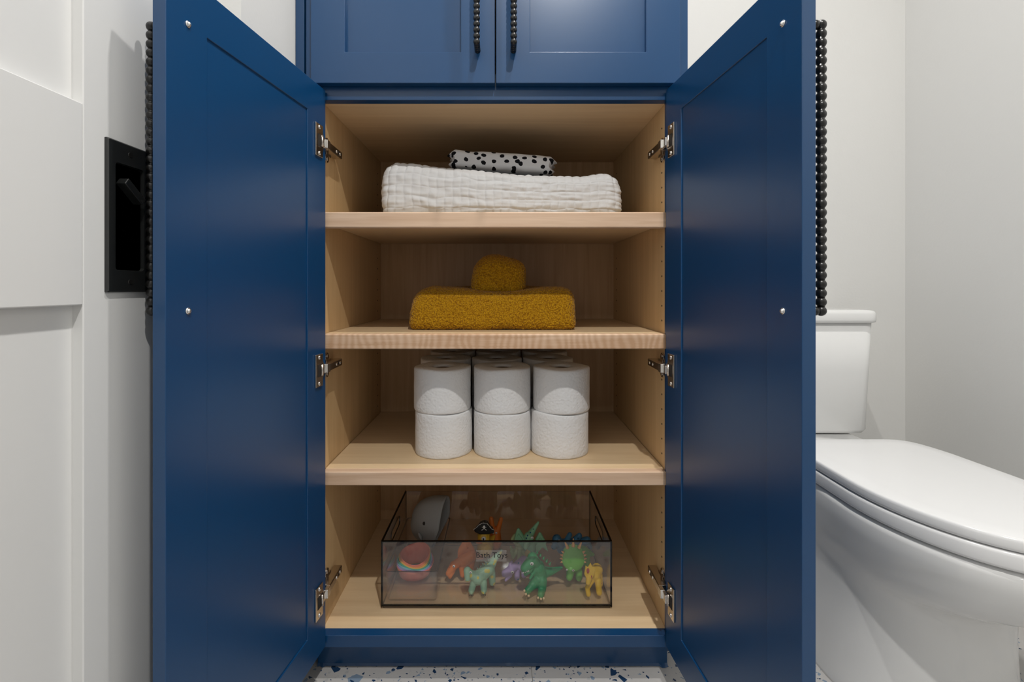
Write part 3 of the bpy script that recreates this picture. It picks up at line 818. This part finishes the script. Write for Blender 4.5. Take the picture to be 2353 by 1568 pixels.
blobs('claws', [((x+d, y, 2), 1.6) for x, y in ((-19, -22), (8, -21)) for d in (-3.5, 0, 3.5)], blackp, t); eye(t, (-20.5, -21, 51)); spikes('back_spikes', [((q*30-4, -2+q*10, 44+q*18), (q*30-9, 2+q*10, 49+q*18), 3) for q in (0, .2, .4, .6, .8)], plain('grey_green', (.16, .22, .16), .5), t)
# orange sail-back
t = toy('toy_spinosaurus', 1062, 1.098, 'orange toy dinosaur with a tall back sail behind the mint one')
mo = vinyl('orange_vinyl', (.72, .20, .035), (.45, .10, .03), 90, .14)
mesh_from_blobs('body', [((2, 0, 34), 15, (18, 8, 40), 15), ((-6, -6, 34), 10, (-18, -12, 30), 9.5), ((-18, -13, 30), 10, (-30, -18, 15), 6.5), ((-20, -13, 20), 7, (-26, -20, 9), 5),
    ((20, 10, 26), 9, (20, 4, 7), 7), ((0, -6, 22), 8, (2, -10, 7), 6.5), ((28, 14, 38), 9, (46, 24, 26), 4)], mo, parent=t)
bm = bmesh.new()
A = []
for k in range(13):
    q = k/12; x = -10+q*40; zb_ = 40+6*math.sin(PI*q); zt = 46+34*math.sin(PI*min(1, .08+q*.92))**.8+1.6*(k % 2); y = -4+q*14
    A.append([bm.verts.new(Vector(p)/1000) for p in ((x, y-1.8, zb_), (x, y+1.8, zb_), (x, y+.8, zt), (x, y-.8, zt))])
for a, c in zip(A, A[1:]):
    for q in range(4): bm.faces.new((a[q], a[(q+1) % 4], c[(q+1) % 4], c[q]))
bm.faces.new(A[0]); bm.faces.new(A[-1][::-1]); fin('sail', bm, mo, t, True); eye(t, (-17, -23, 34), 2.8)
# pirate duck
t = toy('pirate_duck', 1114, 1.165, 'yellow rubber duck wearing a black pirate hat')
my = vinyl('yellow_vinyl', (.80, .50, .05))
mesh_from_blobs('body', [((0, 0, 24), 20, (2, 8, 26), 20), ((-2, -4, 52), 16, (-2, -2, 56), 16), ((14, 16, 34), 9, (22, 24, 42), 4)], my, parent=t)
blobs('beak', [((-13, -20, 52), (9, 7, 4))], mo, t); eye(t, (-2, -20.5, 60), 5)
bm = bmesh.new()
hp = [(-25, 0), (-27, 7), (-20, 12), (-14, 20), (-4, 25), (6, 24), (13, 16), (17, 9), (24, 6), (25, -2), (12, -4), (-12, -5)]
A = [bm.verts.new((x/1000, (-14-(0 if abs(x) > 15 else 3))/1000, (72+z)/1000)) for x, z in hp]; B = [bm.verts.new((x*.8/1000, 6/1000, (72+z*.85)/1000)) for x, z in hp]
bm.faces.new(A); bm.faces.new(B[::-1])
for q in range(len(A)): bm.faces.new((A[q], A[(q+1) % len(A)], B[(q+1) % len(A)], B[q]))
hat = fin('hat', bm, blackp, t, bev=.003)
spikes('crossbones', [((-7, -18, 79), (5, -18, 87), 1), ((5, -18, 79), (-7, -18, 87), 1)], white, hat); blobs('skull', [((-1, -17.5, 87), (3.2, 1.4, 3.2))], white, hat)
spikes('piping', [((hp[i][0], -17.6 if abs(hp[i][0]) < 16 else -14.5, 72+hp[i][1]-.5), (hp[i+1][0], -17.6 if abs(hp[i+1][0]) < 16 else -14.5, 72+hp[i+1][1]-.5), .9) for i in range(1, 8)], white, hat)
# orange creature behind the duck
t = toy('toy_crab', 1137, 1.205, 'orange toy crab with raised claws behind the pirate duck')
mesh_from_blobs('body', [((0, 0, 18), 18, (0, 4, 42), 15), ((-6, 0, 50), 8, (-9, 0, 78), 6), ((6, 0, 46), 8, (13, 0, 66), 5.5), ((13, 0, 66), 6, (16, 0, 78), 5)], mo, parent=t); eye(t, (-4, -15, 50)); eye(t, (4, -15, 50))
# mint winged pterosaur
t = toy('toy_pterosaur', 1218, 1.135, 'mint green toy pterosaur with raised wings and blue head spots')
mm_ = vinyl('mint_wing_vinyl', (.24, .50, .30))
mesh_from_blobs('body', [((2, 0, 20), 14, (0, -2, 52), 13), ((0, -4, 56), 10, (-4, -8, 74), 11), ((-6, -14, 68), 8, (-12, -26, 58), 5), ((2, -4, 80), 8, (20, 4, 102), 3),
    ((-10, 4, 56), 5, (-28, 4, 84), 4.5), ((-28, 4, 84), 4.5, (-34, 8, 62), 4), ((10, 4, 48), 5, (24, 4, 74), 4.5), ((24, 4, 74), 4.5, (36, 6, 52), 4), ((-4, -4, 12), 7, (-8, -12, 6), 6), ((8, -4, 12), 7, (12, -12, 6), 6)], mm_, parent=t)
bm = bmesh.new()
for P4 in (((-6, 60), (-28, 86), (-38, 58), (-26, 52), (-10, 30)), ((8, 54), (24, 76), (38, 50), (44, 32), (30, 42), (14, 24))):
    A = [bm.verts.new((x/1000, .003, z/1000)) for x, z in P4]; B = [bm.verts.new((x/1000, .0055, z/1000)) for x, z in P4]
    bm.faces.new(A); bm.faces.new(B[::-1])
    for q in range(len(A)): bm.faces.new((A[q], A[(q+1) % len(A)], B[(q+1) % len(A)], B[q]))
fin('wings', bm, mm_, t, bev=.0008)
eye(t, (4, -17, 76), 3); blobs('belly', [((-4, -10, 34), (9, 6, 13))], vinyl('belly_yellow', (.62, .48, .16)), t)
blobs('head_spots', [((-7, -18, 82), 1.8), ((-10, -19, 76), 1.8), ((0, -14, 87), 1.8), ((-12, -21, 71), 1.4), ((8, -8, 92), 1.4)], plain('toy_blue', (.01, .10, .22), .4), t)
# lilac dinosaur
t = toy('toy_hadrosaur', 1186, 1.088, 'small lilac toy dinosaur with open mouth left of the green tyrannosaur')
ml = vinyl('lilac_vinyl', (.36, .27, .50), (.02, .15, .35), 60, .12)
mesh_from_blobs('body', [((6, 0, 28), 12, (18, 8, 32), 13), ((-2, -6, 30), 9, (-12, -14, 28), 10), ((-12, -15, 27), 9.5, (-26, -18, 21), 8), ((-14, -17, 16), 5, (-24, -22, 8), 3.2), ((-14, -12, 38), 4, (-10, -8, 42), 2.5),
    ((2, -6, 20), 7, (2, -10, 6.5), 6.5), ((18, 0, 22), 8, (18, -2, 7), 6.5)], ml, parent=t); eye(t, (-9, -25.5, 28), 3)
# pale green tangled toy
t = toy('toy_octopus', 1196, 1.165, 'pale green toy octopus behind the lilac dinosaur')
oc = [((0, 0, 30), 14, (0, 0, 42), 13)]
for k in range(7):
    a = 2*PI*k/7; oc += [((10*math.cos(a), 10*math.sin(a), 22), 6, (20*math.cos(a), 16*math.sin(a), 8), 4.5), ((20*math.cos(a), 16*math.sin(a), 8), 4.5, (26*math.cos(a), 20*math.sin(a), 5+18*(k in (3, 4))), 3.6)]
oc += [((-8, -6, 40), 6, (-20, -8, 52), 4.5), ((-20, -8, 52), 4.5, (-14, -8, 62), 4), ((6, -6, 44), 6, (4, -8, 62), 4.2)]
mesh_from_blobs('body', oc, vinyl('pale_green_vinyl', (.42, .52, .26)), parent=t)
# green tyrannosaur
t = toy('toy_tyrannosaur', 1232, 1.042, 'dark green toy tyrannosaur with big cream-clawed feet at the front of the bin')
mgn = vinyl('green_vinyl', (.02, .27, .09), (.01, .14, .06), 150, .16)
mesh_from_blobs('body', [((4, 4, 48), 16, (8, 8, 30), 18), ((-2, 0, 62), 12, (-8, -4, 74), 12), ((-12, -6, 66), 13, (-26, -14, 58), 9.5), ((-14, -8, 54), 9, (-24, -12, 45), 5),
    ((14, 10, 34), 13, (34, 14, 34), 8.5), ((34, 14, 34), 8, (58, 14, 42), 3), ((0, -4, 24), 13, (-8, -14, 22), 10), ((-8, -14, 21), 8.5, (-20, -22, 14), 7.5), ((12, -6, 24), 12, (12, -10, 10), 9.5), ((12, -10, 9), 9, (8, -26, 7.5), 7.5),
    ((-6, -8, 44), 4, (-14, -18, 38), 3)], mgn, parent=t)
eye(t, (-10.5, -18.5, 70), 3.6)
blobs('claws', [((x, y, z), 2.5) for x, y, z in ((2, -32, 5), (8, -34, 4), (14, -32, 4), (-27, -25, 16), (-24, -29, 11), (-18, -30, 8))], cream, t)
blobs('teeth', [((-32+k*3.6, -20-k*.3+(-1), 51.5+k*1.2), (1, .9, 1.8)) for k in range(5)], white, t)
spikes('back_spikes', [((2+k*7, 6+k*2, 78-k*7.5), (4+k*7.6, 9+k*2, 83-k*7.4), 3) for k in range(5)], mgn, t)
# green triceratops
t = toy('toy_styracosaurus', 1321, 1.085, 'bright green toy horned dinosaur with orange frill spikes')
mg2 = vinyl('bright_green_vinyl', (.13, .42, .06), (.08, .30, .05), 110, .12)
mesh_from_blobs('body', [((4, 4, 38), 17, (22, 22, 44), 18), ((-6, -6, 40), 13, (-12, -14, 32), 11), ((-12, -18, 30), 10, (-16, -24, 18), 7.5),
    ((-12, -4, 24), 8, (-14, -8, 7.5), 7.5), ((8, -4, 24), 9, (8, -8, 7.5), 8), ((30, 20, 30), 9, (32, 20, 8), 8), ((34, 28, 44), 9, (48, 34, 36), 4)], mg2, parent=t)
bm = bmesh.new(); sphere(bm, (-.006, -.014, .056), (.027, .006, .029), 28, 14, rot=Matrix.Rotation(math.radians(-12), 3, 'X')); fin('frill', bm, mg2, t, True)
sp = []
for k in range(-7, 8):
    a = PI/2+k*.27; big = abs(k) < 4
    x, z = -6+27*math.cos(a), 56+29*math.sin(a)
    if big and k % 2 == 0 or not big: sp.append(((x*.9+-.6, -15, 56+(z-56)*.9), (-6+(38 if big else 31)*math.cos(a), -15, 56+(44 if big else 33)*math.sin(a)), 4.2 if big else 3))
spikes('frill_spikes', sp, plain('toy_orange_cream', (.80, .42, .16), .5), t); eye(t, (-8, -29, 36), 2.6); eye(t, (-22, -27, 36), 2.2)
# yellow dinosaur
t = toy('toy_protoceratops', 1362, 1.035, 'yellow toy horned dinosaur with red marks at the right front of the bin')
mye = vinyl('bright_yellow_vinyl', (.78, .50, .02), (.35, .05, .02), 75, .11)
mesh_from_blobs('body', [((4, 0, 40), 13, (12, 14, 42), 13), ((-4, -6, 44), 9, (-10, -12, 48), 9), ((-10, -14, 46), 8, (-14, -20, 34), 5), ((-4, -6, 30), 6.5, (-14, -12, 18), 5.5), ((-14, -12, 18), 5.5, (-12, -14, 6), 5.5),
    ((10, -6, 30), 7.5, (12, -10, 7), 6.5), ((18, 16, 30), 7, (20, 18, 7), 6), ((18, 20, 38), 5, (22, 26, 28), 3)], mye, parent=t)
bm = bmesh.new(); fr = [(-22, 52), (-19, 70), (-14, 66), (-8, 76), (-4, 68), (3, 66), (0, 52), (-6, 40), (-16, 40)]
A = [bm.verts.new((x/1000, -.020, z/1000)) for x, z in fr]; B = [bm.verts.new((x/1000, -.015, z/1000)) for x, z in fr]
bm.faces.new(A); bm.faces.new(B[::-1])
for q in range(len(A)): bm.faces.new((A[q], A[(q+1) % len(A)], B[(q+1) % len(A)], B[q]))
fin('frill', bm, mye, t, bev=.0015)
blobs('frill_marks', [((-14, -20.4, 60), (3.2, .8, 6)), ((-7, -20.4, 46), (1.6, .8, 4.4))], plain('toy_red', (.40, .05, .04), .5), t)
# blue creature at the back
t = toy('toy_dragon', 1312, 1.175, 'blue toy dragon lying at the back of the bin behind the green horned dinosaur')
mb = vinyl('dusty_blue_vinyl', (.05, .19, .34), (.01, .06, .14), 80, .2)
mesh_from_blobs('body', [((-20, 4, 22), 18, (14, 4, 24), 18), ((-30, -4, 34), 12, (-36, -8, 46), 12), ((-36, -8, 46), 8, (-44, -12, 30), 7), ((-12, -6, 40), 8, (-4, -8, 58), 6), ((10, -4, 42), 9, (20, -6, 54), 7), ((26, 0, 34), 11, (40, -2, 40), 10), ((40, -2, 40), 8, (48, 4, 20), 6)], mb, parent=t)
eye(t, (-32, -21, 50), 2.4)
print('tris', sum(len(p.vertices)-2 for o in bpy.data.objects if o.type == 'MESH' for p in o.data.polygons))
